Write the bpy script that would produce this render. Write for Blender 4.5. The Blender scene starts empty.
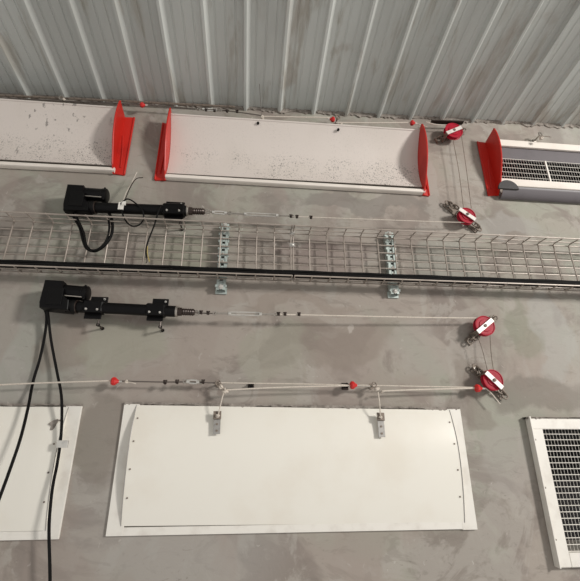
import bpy, math, random
from mathutils import Vector, Matrix
random.seed(7)
W, H, F = 580, 581, 404.0
sc = bpy.context.scene
COL = sc.collection
# ------------------------------------------------------------------ camera
CAM = Vector((0, -1.8, 1.6))
PITCH, YAW = math.atan(154.5 / 404), math.atan(43 / 432.5)
cam = bpy.data.objects.new('camera', bpy.data.cameras.new('camera'))
COL.objects.link(cam)
cam.location = CAM
cam.rotation_euler = (math.pi / 2 + PITCH, 0, -YAW)
cam.data.sensor_fit = 'HORIZONTAL'
cam.data.sensor_width = 36
cam.data.lens = F / W * 36
cam.data.clip_start = .02
sc.camera = cam
RM = cam.rotation_euler.to_matrix()

def ray(px, py):
    return (RM @ Vector(((px - W / 2) / F, -(py - H / 2) / F, -1))).normalized()
def P(px, py, d=0.0):
    """point of the plane d metres in front of the wall seen at a measured picture position"""
    r = ray(px, py)
    return CAM + r * ((-d - CAM.y) / r.y)

# ------------------------------------------------------------------ materials
def lin(c):
    return tuple((v / 255 / 12.92) if v / 255 <= .04045 else ((v / 255 + .055) / 1.055) ** 2.4 for v in c) + (1,)
class Mat:
    def __init__(s, name, col, rough=.6, metal=0.0):
        s.m = bpy.data.materials.new(name); s.m.use_nodes = True
        s.nt = s.m.node_tree; s.b = s.nt.nodes['Principled BSDF']
        s.b.inputs['Roughness'].default_value = rough
        s.b.inputs['Metallic'].default_value = metal
        s.tc = s.nt.nodes.new('ShaderNodeTexCoord')
        rgb = s.nt.nodes.new('ShaderNodeRGB'); rgb.outputs[0].default_value = lin(col)
        s.col = rgb.outputs[0]
    def noise(s, scale, detail=4, stretch=(1, 1, 1), dist=0.0, rough=.55, off=(0, 0, 0)):
        mp = s.nt.nodes.new('ShaderNodeMapping'); mp.inputs['Scale'].default_value = stretch
        mp.inputs['Location'].default_value = off
        s.nt.links.new(s.tc.outputs['Object'], mp.inputs[0])
        n = s.nt.nodes.new('ShaderNodeTexNoise')
        n.inputs['Scale'].default_value = scale; n.inputs['Detail'].default_value = detail
        n.inputs['Distortion'].default_value = dist; n.inputs['Roughness'].default_value = rough
        s.nt.links.new(mp.outputs[0], n.inputs['Vector'])
        return n.outputs['Fac']
    def ramp(s, fac, a, b, lo=0.0, hi=1.0):
        r = s.nt.nodes.new('ShaderNodeMapRange'); r.interpolation_type = 'SMOOTHSTEP'
        r.inputs['From Min'].default_value = a; r.inputs['From Max'].default_value = b
        r.inputs['To Min'].default_value = lo; r.inputs['To Max'].default_value = hi
        s.nt.links.new(fac, r.inputs['Value'])
        return r.outputs[0]
    def mul(s, a, b):
        m = s.nt.nodes.new('ShaderNodeMath'); m.operation = 'MULTIPLY'
        s.nt.links.new(a, m.inputs[0])
        if isinstance(b, float): m.inputs[1].default_value = b
        else: s.nt.links.new(b, m.inputs[1])
        return m.outputs[0]
    def mix(s, fac, col):
        m = s.nt.nodes.new('ShaderNodeMix'); m.data_type = 'RGBA'
        s.nt.links.new(fac, m.inputs[0]); s.nt.links.new(s.col, m.inputs[6])
        m.inputs[7].default_value = lin(col); s.col = m.outputs[2]
        return s
    def bump(s, fac, strength=.3, dist=.004):
        b = s.nt.nodes.new('ShaderNodeBump'); b.inputs['Strength'].default_value = strength
        b.inputs['Distance'].default_value = dist
        s.nt.links.new(fac, b.inputs['Height']); s.nt.links.new(b.outputs[0], s.b.inputs['Normal'])
        return s
    def done(s):
        s.nt.links.new(s.col, s.b.inputs['Base Color']); return s.m

def simple(name, col, rough=.5, metal=0.0, dirt=None, amt=.5, scale=30):
    m = Mat(name, col, rough, metal)
    m.mix(m.ramp(m.noise(scale), .45, .75, 0, amt), dirt or tuple(int(c * .7) for c in col))
    return m.done()

# damp patches and trowelled repairs on the plaster: place, half-size, colour, strength
STAINS = [(540, 392, 48, 20, (118, 111, 103), .6), (458, 372, 14, 24, (128, 119, 110), .55), (470, 410, 26, 16, (128, 119, 110), .5),
          (340, 345, 60, 22, (132, 121, 111), .5), (60, 345, 26, 30, (132, 120, 109), .5), (522, 332, 16, 26, (128, 128, 112), .5),
          (552, 335, 20, 40, (164, 163, 158), .5), (120, 345, 50, 26, (152, 151, 136), .6), (270, 348, 34, 26, (150, 148, 134), .5),
          (96, 440, 30, 50, (126, 118, 109), .6), (505, 455, 24, 40, (158, 152, 146), .4), (330, 255, 50, 18, (140, 125, 120), .5),
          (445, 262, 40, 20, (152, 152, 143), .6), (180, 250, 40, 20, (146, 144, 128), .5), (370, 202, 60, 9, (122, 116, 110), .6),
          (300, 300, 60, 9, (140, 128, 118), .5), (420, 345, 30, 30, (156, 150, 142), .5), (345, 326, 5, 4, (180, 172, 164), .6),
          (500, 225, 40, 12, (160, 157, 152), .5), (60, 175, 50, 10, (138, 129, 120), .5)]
def wall_mat():
    m = Mat('cement_plaster', (156, 147, 138), .88)
    m.mix(m.ramp(m.noise(1.3, 3, (1, 1, 1), .6), .42, .62), (151, 150, 138))
    m.mix(m.ramp(m.noise(2.2, 5, (1, 1, 1.3), 1.2, .6, (3, 1, 5)), .49, .60, 0, .8), (130, 120, 113))
    m.mix(m.ramp(m.noise(3.4, 6, (1.0, 1, .8), 1.5, .6, (7, 2, 1)), .52, .59, 0, .65), (163, 157, 149))
    m.mix(m.ramp(m.noise(5.5, 5, (1, 1, 2.0), 2.2, .6, (1, 8, 4)), .54, .64, 0, .35), (122, 114, 106))
    m.mix(m.ramp(m.noise(9, 6, (.6, 1, 1.5), 2.5, .65, (4, 4, 9)), .58, .70, 0, .35), (166, 159, 151))
    m.mix(m.ramp(m.noise(40, 6, (1, 1, 1), .5, .7, (2, 2, 2)), .62, .72, 0, .4), (112, 105, 98))
    m.mix(m.ramp(m.noise(.8, 2, (1, 1, 1), .2, .5, (2.3, 5, 7)), .48, .68, 0, .5), (158, 155, 150))
    m.mix(m.ramp(m.noise(22, 3, (1, 1, .7), 1.5, .5, (6, 1, 2)), .70, .74, 0, .6), (182, 176, 168))
    m.mix(m.ramp(m.noise(15, 7, (.5, 1, 1.6), 3, .7, (1, 7, 2)), .64, .70, 0, .5), (104, 97, 90))
    m.mix(m.ramp(m.noise(1.9, 3, (1.6, 1, .7), .8, .5, (8, 2, 6)), .52, .60, 0, .45), (150, 138, 130))
    geo = m.nt.nodes.new('ShaderNodeNewGeometry')
    nz = m.nt.nodes.new('ShaderNodeTexNoise'); nz.inputs['Scale'].default_value = 4.5; nz.inputs['Detail'].default_value = 6
    m.nt.links.new(geo.outputs['Position'], nz.inputs['Vector'])
    off = m.nt.nodes.new('ShaderNodeVectorMath'); off.operation = 'MULTIPLY_ADD'
    m.nt.links.new(nz.outputs['Color'], off.inputs[0]); off.inputs[1].default_value = (.34, 0, .34); off.inputs[2].default_value = (-.17, 0, -.17)
    ps = m.nt.nodes.new('ShaderNodeVectorMath'); ps.operation = 'ADD'
    m.nt.links.new(geo.outputs['Position'], ps.inputs[0]); m.nt.links.new(off.outputs[0], ps.inputs[1])
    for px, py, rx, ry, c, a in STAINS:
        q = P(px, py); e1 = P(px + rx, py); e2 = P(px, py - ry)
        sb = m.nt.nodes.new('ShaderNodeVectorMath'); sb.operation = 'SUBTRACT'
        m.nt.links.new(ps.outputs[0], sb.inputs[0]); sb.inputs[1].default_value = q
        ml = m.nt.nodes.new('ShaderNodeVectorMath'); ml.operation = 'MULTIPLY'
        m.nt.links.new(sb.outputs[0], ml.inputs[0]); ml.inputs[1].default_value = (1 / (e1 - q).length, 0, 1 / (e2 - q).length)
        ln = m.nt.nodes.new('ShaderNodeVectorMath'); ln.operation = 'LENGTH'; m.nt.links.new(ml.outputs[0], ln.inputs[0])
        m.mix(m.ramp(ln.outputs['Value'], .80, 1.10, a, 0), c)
    h = m.noise(7, 8, (1, 1, 1.4), 1.2, .62)
    m.bump(h, .28, .010)
    return m.done()
M = {}
M['wall'] = wall_mat()
def mortar():
    m = Mat('rough_mortar', (150, 142, 134), .92)
    m.mix(m.ramp(m.noise(30, 6, (1, 1, 1), .5), .45, .65, 0, .8), (118, 110, 103))
    m.bump(m.noise(60, 6), .8, .01)
    return m.done()
M['mortar'] = mortar()
def roofm():
    m = Mat('galvanised_roof', (198, 201, 197), .5, .05)
    m.mix(m.ramp(m.noise(2.5, 5, (1, .15, 1), .3), .42, .62, 0, .8), (178, 180, 176))
    m.mix(m.ramp(m.noise(14, 5, (1, .08, 1), .3, .6, (5, 3, 1)), .52, .68, 0, .65), (158, 153, 142))
    m.mix(m.ramp(m.noise(3, 5, (1, .5, 1), 1, .6, (9, 3, 1)), .58, .72, 0, .5), (142, 126, 110))
    m.bump(m.noise(20, 3, (1, .1, 1)), .15, .004)
    return m.done()
M['roof'] = roofm()
def whitem(name, speck, blobs, col=(208, 199, 192)):
    m = Mat(name, col, .5)
    sx = m.nt.nodes.new('ShaderNodeSeparateXYZ'); m.nt.links.new(m.tc.outputs['Object'], sx.inputs[0])
    low = m.ramp(sx.outputs[2], .03, -.03, .12, 1.0)
    m.mix(m.ramp(m.noise(3, 4, (1, 1, 1), .4), .45, .7, 0, .45), (197, 188, 179))
    if speck:
        zone = m.ramp(m.noise(4.3, 3, (1, 1, .6), 0, .5, (2, 0, 3)), .38, .60)
        zone = m.mul(zone, low)
        m.mix(m.mul(m.ramp(m.noise(120, 4, (1, 1, .8), 0, .6), .585, .63), zone), (112, 108, 104))
        m.mix(m.mul(m.ramp(m.noise(210, 2, (1, 1, .7), 0, .5), .60, .66), zone), (140, 134, 130))
    if blobs:
        zone = m.ramp(m.noise(2.6, 2, (1, 1, 1), 0, .5, (5.4, 0, 3)), .46, .52)
        m.mix(m.mul(m.ramp(m.noise(34, 4, (1, 1, .6), 0, .6, (1, 4, 2)), .62, .68, 0, .8), zone), (122, 117, 112))
    return m.done()
M['white'] = whitem('white_plastic_speckled', True, False)
M['white_dirty'] = whitem('white_plastic_soiled', True, True)
M['white_clean'] = whitem('white_plastic', False, False, (226, 218, 209))
M['cover'] = simple('cream_sheet', (232, 228, 218), .3, 0, (222, 214, 200), .5, 4)
M['frame'] = simple('white_frame', (226, 222, 214), .4, 0, (196, 188, 178), .5, 14)
M['red'] = simple('red_plastic', (192, 36, 24), .42, 0, (168, 26, 18), .7, 9)
M['clampred'] = simple('red_clamp_plastic', (205, 36, 34), .4)
M['crimson'] = simple('crimson_plastic', (166, 20, 44), .5, 0, (128, 18, 34), .6, 40)
M['black'] = simple('black_enamel', (8, 7, 8), .38, 0, (14, 12, 12), .6, 12)
M['blackmatt'] = simple('black_rubber', (10, 9, 9), .5, 0, (18, 16, 15), .5, 20)
M['rod'] = simple('dark_rod', (52, 42, 38), .35, .4, (90, 78, 68), .6, 120)
M['steel'] = simple('zinc_steel', (176, 170, 162), .38, .75, (120, 112, 104), .6, 60)
M['bright'] = simple('bright_zinc', (215, 212, 206), .3, .6)
M['wire'] = simple('tray_wire', (166, 155, 145), .45, .2, (126, 115, 106), .7, 14)
M['galv'] = simple('galvanised_rail', (188, 198, 193), .42, .4, (138, 148, 147), .6, 45)
M['rust'] = simple('weathered_steel', (130, 118, 107), .6, .25, (62, 54, 50), .8, 70)
M['rope'] = simple('white_rope', (206, 196, 184), .8, 0, (160, 148, 136), .6, 150)
M['cablewire'] = simple('steel_cable', (110, 102, 96), .5, .5)
M['silverpaint'] = simple('white_painted_strap', (226, 220, 214), .4, .1)
M['shadegrey'] = simple('opening_shade_grey', (98, 93, 96), .5, 0, (82, 78, 80), .6, 8)  # shade of the opened inlet put into the base colour
M['darkgrey'] = simple('dark_grey', (48, 44, 45), .55)
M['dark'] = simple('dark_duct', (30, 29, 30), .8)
M['label'] = simple('white_tape', (226, 222, 214), .5)
M['yellow'] = simple('yellow_wire', (176, 156, 90), .5)
M['plategrey'] = simple('zinc_plate', (162, 159, 155), .45, .35, (104, 100, 97), .6, 60)

M['crimson'].node_tree.nodes['Principled BSDF'].inputs['Specular IOR Level'].default_value = .25
for k_ in ('black', 'blackmatt'):
    M[k_].node_tree.nodes['Principled BSDF'].inputs['Specular IOR Level'].default_value = .18
# ------------------------------------------------------------------ mesh builder
class MB:
    def __init__(s): s.v = []; s.f = []
    def add(s, vs, fs):
        n = len(s.v); s.v += [Vector(v) for v in vs]; s.f += [tuple(i + n for i in f) for f in fs]; return s
    def box(s, c, hx, hy, hz):
        """c centre, hx hy hz half-axis vectors (or numbers)"""
        c = Vector(c)
        hx = Vector((hx, 0, 0)) if not isinstance(hx, Vector) else hx
        hy = Vector((0, hy, 0)) if not isinstance(hy, Vector) else hy
        hz = Vector((0, 0, hz)) if not isinstance(hz, Vector) else hz
        # bevelled box: each face inset
        b = min(hx.length, hy.length, hz.length) * .22
        ax = [hx, hy, hz]; vs = []; fs = []; idx = {}
        for sx in (-1, 1):
            for sy in (-1, 1):
                for sz in (-1, 1):
                    sg = (sx, sy, sz)
                    for k in range(3):
                        v = c.copy()
                        for j in range(3):
                            L = ax[j].length
                            v += ax[j] * sg[j] * (1 if j == k else (1 - b / L))
                        idx[(sg, k)] = len(vs); vs.append(v)
        for k in range(3):
            i, j = [q for q in range(3) if q != k]
            for sk in (-1, 1):
                q = []
                for a, bb in ((-1, -1), (1, -1), (1, 1), (-1, 1)):
                    sg = [0, 0, 0]; sg[k] = sk; sg[i] = a; sg[j] = bb
                    q.append(idx[(tuple(sg), k)])
                fs.append(q)
            # edges along k
            for a in (-1, 1):
                for bb in (-1, 1):
                    s0 = [0, 0, 0]; s0[i] = a; s0[j] = bb
                    lo = list(s0); lo[k] = -1; hi = list(s0); hi[k] = 1
                    fs.append([idx[(tuple(lo), i)], idx[(tuple(hi), i)], idx[(tuple(hi), j)], idx[(tuple(lo), j)]])
        for sx in (-1, 1):
            for sy in (-1, 1):
                for sz in (-1, 1):
                    fs.append([idx[((sx, sy, sz), k)] for k in range(3)])
        return s.add(vs, fs)
    def tube(s, pts, r, n=8, close=False):
        pts = [Vector(p) for p in pts]
        T = []
        for i in range(len(pts)):
            a = pts[(i - 1) % len(pts)] if close else pts[max(i - 1, 0)]
            b = pts[(i + 1) % len(pts)] if close else pts[min(i + 1, len(pts) - 1)]
            T.append((b - a).normalized())
        up = Vector((0, 0, 1)) if abs(T[0].z) < .8 else Vector((0, 1, 0))
        N = (up - T[0] * up.dot(T[0])).normalized()
        rr = r if isinstance(r, (list, tuple)) else [r] * len(pts)
        vs = []; fs = []
        for i, p in enumerate(pts):
            N = (N - T[i] * N.dot(T[i])).normalized(); B = T[i].cross(N)
            for k in range(n):
                a = 2 * math.pi * k / n
                vs.append(p + (N * math.cos(a) + B * math.sin(a)) * rr[i])
        m = len(pts)
        for i in range(m if close else m - 1):
            for k in range(n):
                fs.append((i * n + k, i * n + (k + 1) % n, ((i + 1) % m) * n + (k + 1) % n, ((i + 1) % m) * n + k))
        if not close:
            fs.append(tuple(range(n))[::-1]); fs.append(tuple(range((m - 1) * n, m * n)))
        return s.add(vs, fs)
    def cyl(s, a, b, r, n=20, bev=0.0):
        a = Vector(a); b = Vector(b); d = (b - a).normalized()
        if bev: return s.tube([a, a + d * bev * .3, a + d * bev, b - d * bev, b - d * bev * .3, b], [r - bev, r - bev * .3, r, r, r - bev * .3, r - bev], n)
        return s.tube([a, b], r, n)
    def lathe(s, a, axis, prof, n=24):
        a = Vector(a); axis = Vector(axis).normalized()
        return s.tube([a + axis * h for h, _ in prof], [q for _, q in prof], n) if False else s._lathe(a, axis, prof, n)
    def _lathe(s, a, ax, prof, n):
        up = Vector((0, 0, 1)) if abs(ax.z) < .8 else Vector((1, 0, 0))
        N = (up - ax * up.dot(ax)).normalized(); B = ax.cross(N); vs = []; fs = []
        for h, r in prof:
            for k in range(n):
                t = 2 * math.pi * k / n
                vs.append(a + ax * h + (N * math.cos(t) + B * math.sin(t)) * max(r, 1e-5))
        for i in range(len(prof) - 1):
            for k in range(n):
                fs.append((i * n + k, i * n + (k + 1) % n, (i + 1) * n + (k + 1) % n, (i + 1) * n + k))
        fs.append(tuple(range(n))[::-1]); fs.append(tuple(range((len(prof) - 1) * n, len(prof) * n)))
        return s.add(vs, fs)
    def torus(s, c, n1, R, r, nR=16, nr=6, sx=1.0, axis=None):
        c = Vector(c); n1 = Vector(n1).normalized()
        a = Vector(axis).normalized() if axis is not None else (Vector((0, 0, 1)) if abs(n1.z) < .8 else Vector((1, 0, 0)))
        a = (a - n1 * a.dot(n1)).normalized(); b = n1.cross(a)
        return s.tube([c + a * math.cos(2 * math.pi * k / nR) * R * sx + b * math.sin(2 * math.pi * k / nR) * R for k in range(nR)], r, nr, True)
    def loft(s, A, B):
        n = len(A)
        fs = [(i, (i + 1) % n, n + (i + 1) % n, n + i) for i in range(n)]
        fs.append(tuple(range(n))[::-1]); fs.append(tuple(range(n, 2 * n)))
        return s.add(list(A) + list(B), fs)
    def build(s, name, mat, parent=None, label=None, ang=35):
        me = bpy.data.meshes.new(name)
        if parent is not None: o0 = Vector(parent['_o'])
        else:
            lo = Vector((min(v.x for v in s.v), min(v.y for v in s.v), min(v.z for v in s.v)))
            hi = Vector((max(v.x for v in s.v), max(v.y for v in s.v), max(v.z for v in s.v)))
            o0 = Vector(((lo.x + hi.x) / 2, hi.y, (lo.z + hi.z) / 2))
        me.from_pydata([v - o0 for v in s.v], [], s.f)
        me.validate(); me.update()
        import bmesh
        bm = bmesh.new(); bm.from_mesh(me)
        bmesh.ops.recalc_face_normals(bm, faces=bm.faces)
        bm.to_mesh(me); bm.free()
        for p in me.polygons: p.use_smooth = True
        me.set_sharp_from_angle(angle=math.radians(ang))
        me.materials.append(M[mat])
        o = bpy.data.objects.new(name, me); COL.objects.link(o)
        o['_o'] = tuple(o0)
        if parent is None: o.location = o0
        else: o.parent = parent
        if label: o['label'] = label
        return o

def thing(name, label, cat, loc, group=None):
    o = bpy.data.objects.new(name, None); COL.objects.link(o)
    o.empty_display_size = .03
    o.location = loc; o['_o'] = tuple(loc); o['label'] = label; o['category'] = cat
    if group: o['group'] = group
    return o
def tag(o, label, cat, group=None, kind=None):
    if label: o['label'] = label
    if cat: o['category'] = cat
    if group: o['group'] = group
    if kind: o['kind'] = kind
    return o
def struct(o, label=None):
    o['kind'] = 'structure'
    if label: o['label'] = label
    return o
def spline(pts, n=8):
    pts = [Vector(p) for p in pts]
    if len(pts) < 3: return pts
    q = [pts[0] * 2 - pts[1]] + pts + [pts[-1] * 2 - pts[-2]]
    out = []
    for i in range(1, len(q) - 2):
        for k in range(n):
            t = k / n; a, b, c, d = q[i - 1], q[i], q[i + 1], q[i + 2]
            out.append(.5 * ((2 * b) + (c - a) * t + (2 * a - 5 * b + 4 * c - d) * t * t + (3 * b - a - 3 * c + d) * t ** 3))
    out.append(pts[-1]); return out
def lerp(a, b, t): return a + (b - a) * t

# ------------------------------------------------------------------ the wall, with its two grille openings
XA, XB = -4.0, 6.0
jl, jr = P(23, 98), P(561, 127)                       # wall / roof junction
mj = (jr.z - jl.z) / (jr.x - jl.x)
def zj(x): return jl.z + (x - jl.x) * mj
h1 = (P(499, 165).x, P(560, 158).x + .75, P(530, 182.5).z, P(530, 147).z)     # upper opening
h2 = (P(541, 440).x, P(541, 440).x + 1.25, P(545, 552).z, P(545, 428.5).z)     # lower opening
xs = sorted([XA, XB, h1[0], h1[1], h2[0], h2[1]])
zs = sorted([0.0, h1[2], h1[3], h2[2], h2[3]])
mb = MB()
def inhole(x, z): return any(h[0] < x < h[1] and h[2] < z < h[3] for h in (h1, h2))
for i in range(len(xs) - 1):
    for j in range(len(zs)):
        x0, x1 = xs[i], xs[i + 1]; z0 = zs[j]
        if j < len(zs) - 1:
            z1 = zs[j + 1]
            if inhole((x0 + x1) / 2, (z0 + z1) / 2): continue
            mb.add([(x0, 0, z0), (x1, 0, z0), (x1, 0, z1), (x0, 0, z1)], [(0, 1, 2, 3)])
        else:
            mb.add([(x0, 0, z0), (x1, 0, z0), (x1, 0, zj(x1) + .06), (x0, 0, zj(x0) + .06)], [(0, 1, 2, 3)])
T = .2
for h in (h1, h2):
    a, b, c, d = h
    mb.add([(a, 0, c), (a, 0, d), (a, T, d), (a, T, c)], [(0, 1, 2, 3)])
    mb.add([(b, 0, c), (b, 0, d), (b, T, d), (b, T, c)], [(0, 1, 2, 3)])
    mb.add([(a, 0, c), (b, 0, c), (b, T, c), (a, T, c)], [(0, 1, 2, 3)])
    mb.add([(a, 0, d), (b, 0, d), (b, T, d), (a, T, d)], [(0, 1, 2, 3)])
mb.add([(XA, 0, 0), (XB, 0, 0), (XB, T, 0), (XA, T, 0)], [(0, 1, 2, 3)])
mb.add([(XA, 0, 0), (XA, 0, zj(XA) + .06), (XA, T, zj(XA) + .06), (XA, T, 0)], [(0, 1, 2, 3)])
mb.add([(XB, 0, 0), (XB, 0, zj(XB) + .06), (XB, T, zj(XB) + .06), (XB, T, 0)], [(0, 1, 2, 3)])
struct(mb.build('wall_back', 'wall'), 'grey cement-plastered wall')
# rough mortar seam between wall and roof, and along the tops of the lower covers
def seam(name, p0, p1, hlo, hhi, dep, step=.012, up=.03):
    m = MB(); n = int((p1 - p0).length / step); lo = []; hi = []; a = random.random() * 9
    w = 0
    for i in range(n + 1):
        c = lerp(p0, p1, i / n)
        w = .72 * w + .28 * random.uniform(-1, 1) * 2.2
        hh = hlo + (hhi - hlo) * min(1, max(0, .5 + .5 * w))
        lo.append(c + Vector((0, -dep * random.uniform(.5, 1), -hh))); hi.append(c + Vector((0, -dep, up)))
    vs = lo + hi + [Vector((v.x, 0.001, v.z - .002)) for v in lo] + [Vector((v.x, .001, v.z)) for v in hi]
    k = n + 1; fs = []
    for i in range(n):
        fs += [(i, i + 1, k + i + 1, k + i), (i, 2 * k + i, 2 * k + i + 1, i + 1), (k + i, k + i + 1, 3 * k + i + 1, 3 * k + i)]
    m.add(vs, fs); return struct(m.build(name, 'mortar'))
seam('trim_1', Vector((XA + .1, 0, zj(XA + .1))), Vector((XB - .1, 0, zj(XB - .1))), -.010, .018, .010, .011, .03)

# ------------------------------------------------------------------ corrugated roof
rd = -ray(247, 520); rd.x = 0; rd = rd.normalized() * 1   # from the wall up into the room
ra, rb = P(66.2, 101), P(472.5, 123)
pitchx = (rb.x - ra.x) / 12
i0 = int((XA - ra.x) / pitchx) + 1; i1 = int((XB - ra.x) / pitchx) - 1
prof = []
for i in range(i0, i1):
    x = ra.x + i * pitchx
    q = [(-.017, 0), (-.009, -.024), (.003, -.024), (.021, 0)]
    for g in (.25, .5, .75):
        c = g * pitchx
        q += [(c - .006, 0), (c - .0035, .0035), (c + .0005, .0035), (c + .006, 0)]
    prof += [(x + a, b) for a, b in q]
nrm = Vector((0, rd.z, -rd.y)); nrm = nrm if nrm.z > 0 else -nrm
mb = MB(); A = []; B = []
for x, b in prof:
    base = Vector((x, .15, zj(x) + .016 - .15 * rd.z / -rd.y))
    A.append(base + nrm * b); B.append(base + nrm * b + rd * 3.6)
k = len(A)
A2 = [a + nrm * .03 for a in A]; B2 = [b + nrm * .03 for b in B]
mb.add(A + B, [(i, i + 1, k + i + 1, k + i) for i in range(k - 1)])
struct(mb.build('ceiling', 'roof', ang=20), 'ribbed galvanised roof sheet')

# ------------------------------------------------------------------ top inlets
def leaf_unit(root, X0, zt, zb, out, side_label, DK=1.14):
    """fixed red side plate: curved cheek standing out of the wall and a flange lying on it. out=+1: flange to the right"""
    h = zt - zb
    pr = [(.002, 0), (.014, -.006 / h), (.040, .08), (.064, .25), (.088, .43), (.100, .60), (.103, .74), (.097, .90), (.088, 1.0), (.083, 1.015), (.045, .99), (.012, .97), (.002, .96)]
    m = MB()
    m.loft([Vector((X0 - .003, -d * DK, zb + t * h)) for d, t in pr], [Vector((X0 + .003, -d * DK, zb + t * h)) for d, t in pr])
    # raised lip on the curved edge
    lip = [Vector((X0, -d * DK, zb + t * h)) for d, t in pr[2:10]]
    m.tube(spline(lip, 4), .0045, 6)
    pl = m.build('side_plate', 'red', root)
    m = MB(); a, b = (X0, X0 + out * (.052 if side_label == 'left' or out < 0 or X0 < 0 else .036))
    # flange, with a raised outer bead
    m.loft([Vector((a, -.001, zb)), Vector((a, -.001, zt - .02)), Vector((b, -.001, zt - .012)), Vector((b, -.001, zb - .004))],
           [Vector((a, -.012, zb)), Vector((a, -.012, zt - .02)), Vector((b, -.007, zt - .012)), Vector((b, -.007, zb - .004))])
    m.tube([Vector((b, -.008, zb)), Vector((b, -.008, zt - .014))], .005, 6)
    m.tube(spline([Vector((a + out * .03, -.012, zb + .1 * h)), Vector((a + out * .022, -.012, zb + .4 * h)), Vector((a + out * .012, -.012, zb + .62 * h))]), .0035, 6)
    m.build('wall_flange', 'red', root)
def flap_closed(root, xl, xr, tl, tr, bl, br, mat, dt=.085, db=.022, sag=.045):
    n = 18
    def prof_(x, zt, zb):
        f = []; b = []
        for i in range(n + 1):
            t = i / n; d = lerp(db, dt, t) - sag * 4 * t * (1 - t)
            f.append(Vector((x, -d, lerp(zb, zt, t)))); b.append(Vector((x, -d + .006, lerp(zb, zt, t))))
        return f + b[::-1]
    MB().loft(prof_(xl, tl, bl), prof_(xr, tr, br)).build('curved_flap', mat, root, 'white flap', ang=50)
    # folded rim on top
    m = MB(); m.tube([Vector((xl, -dt + .003, tl)), Vector((xr, -dt + .003, tr))], .0055, 8); m.build('top_rim', mat, root)
def hinge_bar(root, a, b, hh, mat='white_clean'):
    m = MB()
    def ring(p, s=1): return [p + Vector((0, -d * s - .004, z * s)) for d, z in ((0, hh), (.018, hh), (.026, hh * .7), (.028, 0), (.026, -hh * .7), (.018, -hh), (0, -hh))]
    A = ring(a); B = ring(b)
    m.loft(A, B)
    o = m.build('hinge_rail', mat, root)
    g = MB(); g.box((a + b) / 2 + Vector((0, -.018, hh + .0015)), (b - a) / 2, .004, .0007); g.build('gasket', 'rust', o)

# centre unit
def inlet(name_label, xl, xr, tl, tr, bl, br, barl, barr, mat, left=True, right=True, screws=(), dk=1.14):
    root = thing('air_inlet', name_label, 'air inlet', Vector(((xl + xr) / 2, 0, (tl + bl) / 2)), 'air inlets in the upper row')
    flap_closed(root, xl + .004, xr - .004, tl, tr, bl, br, mat)
    hinge_bar(root, Vector((xl + .002, 0, barl)), Vector((xr + .006, 0, barr)), .0125)
    if right: leaf_unit(root, xr, tr + (.026 if mat == 'white_dirty' else .012), barr - .014, 1, 'right', dk)
    if left: leaf_unit(root, xl, tl + .020, barl - .014, -1, 'left')
    for p in screws:
        m = MB(); m.cyl(p, p + Vector((0, -.012, 0)), .007, 10, .002); m.build('screw', 'blackmatt', root, 'black screw')
    return root
xl2 = P(169.8, 145, .012).x; xr2 = P(421.0, 135, .083).x
def zz(px, py, d): return P(px, py, d).z
inlet('long white curved inlet flap between two red side plates, middle of the upper row', xl2, xr2,
      zz(172, 114, .085), zz(418, 130, .085), zz(167, 173, .022), zz(425, 187, .022),
      zz(170, 175.5, .03), zz(424, 190.5, .03), 'white',
      screws=(P(258, 124, .072), P(338, 130.5, .072)), dk=1.30)
xr1 = P(120.7, 140, .0).x
inlet('soiled white curved inlet flap with one red side plate, above the upper black actuator motor', xr1 - 1.13, xr1,
      zz(23, 101, .085) + .0, zz(112, 107, .085), zz(24, 161.5, .022), zz(115, 165.5, .022),
      zz(24, 165.2, .03), zz(115, 168.9, .03), 'white_dirty', left=True)

# right unit, swung open: the guard grille shows
root = thing('air_inlet', 'opened white inlet with dark mesh grille behind one red side plate, right of upper row', 'air inlet', Vector((h1[0] + .3, 0, h1[2])), 'air inlets in the upper row')
x3 = P(490.5, 168, 0).x
leaf_unit(root, x3, zz(487, 141.5, .0), zz(493, 196, .0), -1, 'left')
m = MB()
ftop = zz(530, 141, .03); fb = zz(530, 188, .02)
fx0, fx1 = P(498, 150, .03).x - .02, h1[1] + .04
def bar3(m, x0, x1, z0, z1, d0, d1): m.box(Vector(((x0 + x1) / 2, -(d0 + d1) / 2, (z0 + z1) / 2)), (x1 - x0) / 2, (d1 - d0) / 2, (z1 - z0) / 2)
bar3(m, fx0, fx1, zz(530, 147.5, .014), zz(530, 141.5, .014), .000, .015)
m.build('top_frame', 'white_clean', root)
m = MB(); bar3(m, fx0, fx1, zz(530, 187, .02), h1[2] + .002, .001, .022); m.build('bottom_frame', 'white_clean', root)
m = MB(); bar3(m, fx1 - .04, fx1, zz(530, 187, .02), ftop, .001, .030); m.build('end_frame', 'white_clean', root)
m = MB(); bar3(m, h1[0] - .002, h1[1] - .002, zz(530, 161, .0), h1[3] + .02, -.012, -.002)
m.build('shade_plate', 'shadegrey', root, 'grey plate standing in for shade above the grille')  # grey sheet stands in for the shadowed upper part of the opening
def grille(root, x0, x1, z0, z1, y, nx, nz, r, rz, thick=()):
    m = MB()
    for i in range(nx + 1):
        x = lerp(x0, x1, i / nx)
        m.tube([Vector((x, y, z0)), Vector((x, y, z1))], r, 4)
    for j in range(nz + 1):
        z = lerp(z0, z1, j / nz)
        m.tube([Vector((x0, y - r, z)), Vector((x1, y - r, z))], rz, 4)
    for x in thick: m.box(Vector((x, y - .004, (z0 + z1) / 2)), .005, .002, (z1 - z0) / 2)
    return m.build('grille', 'frame', root, 'mesh guard')
gz1, gz0 = zz(530, 160.5, .0), h1[2]
grille(root, h1[0], h1[1], gz0, gz1, .0, int((h1[1] - h1[0]) / .0158), 5,   .0012, .0018, (P(547, 170).x,))
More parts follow.
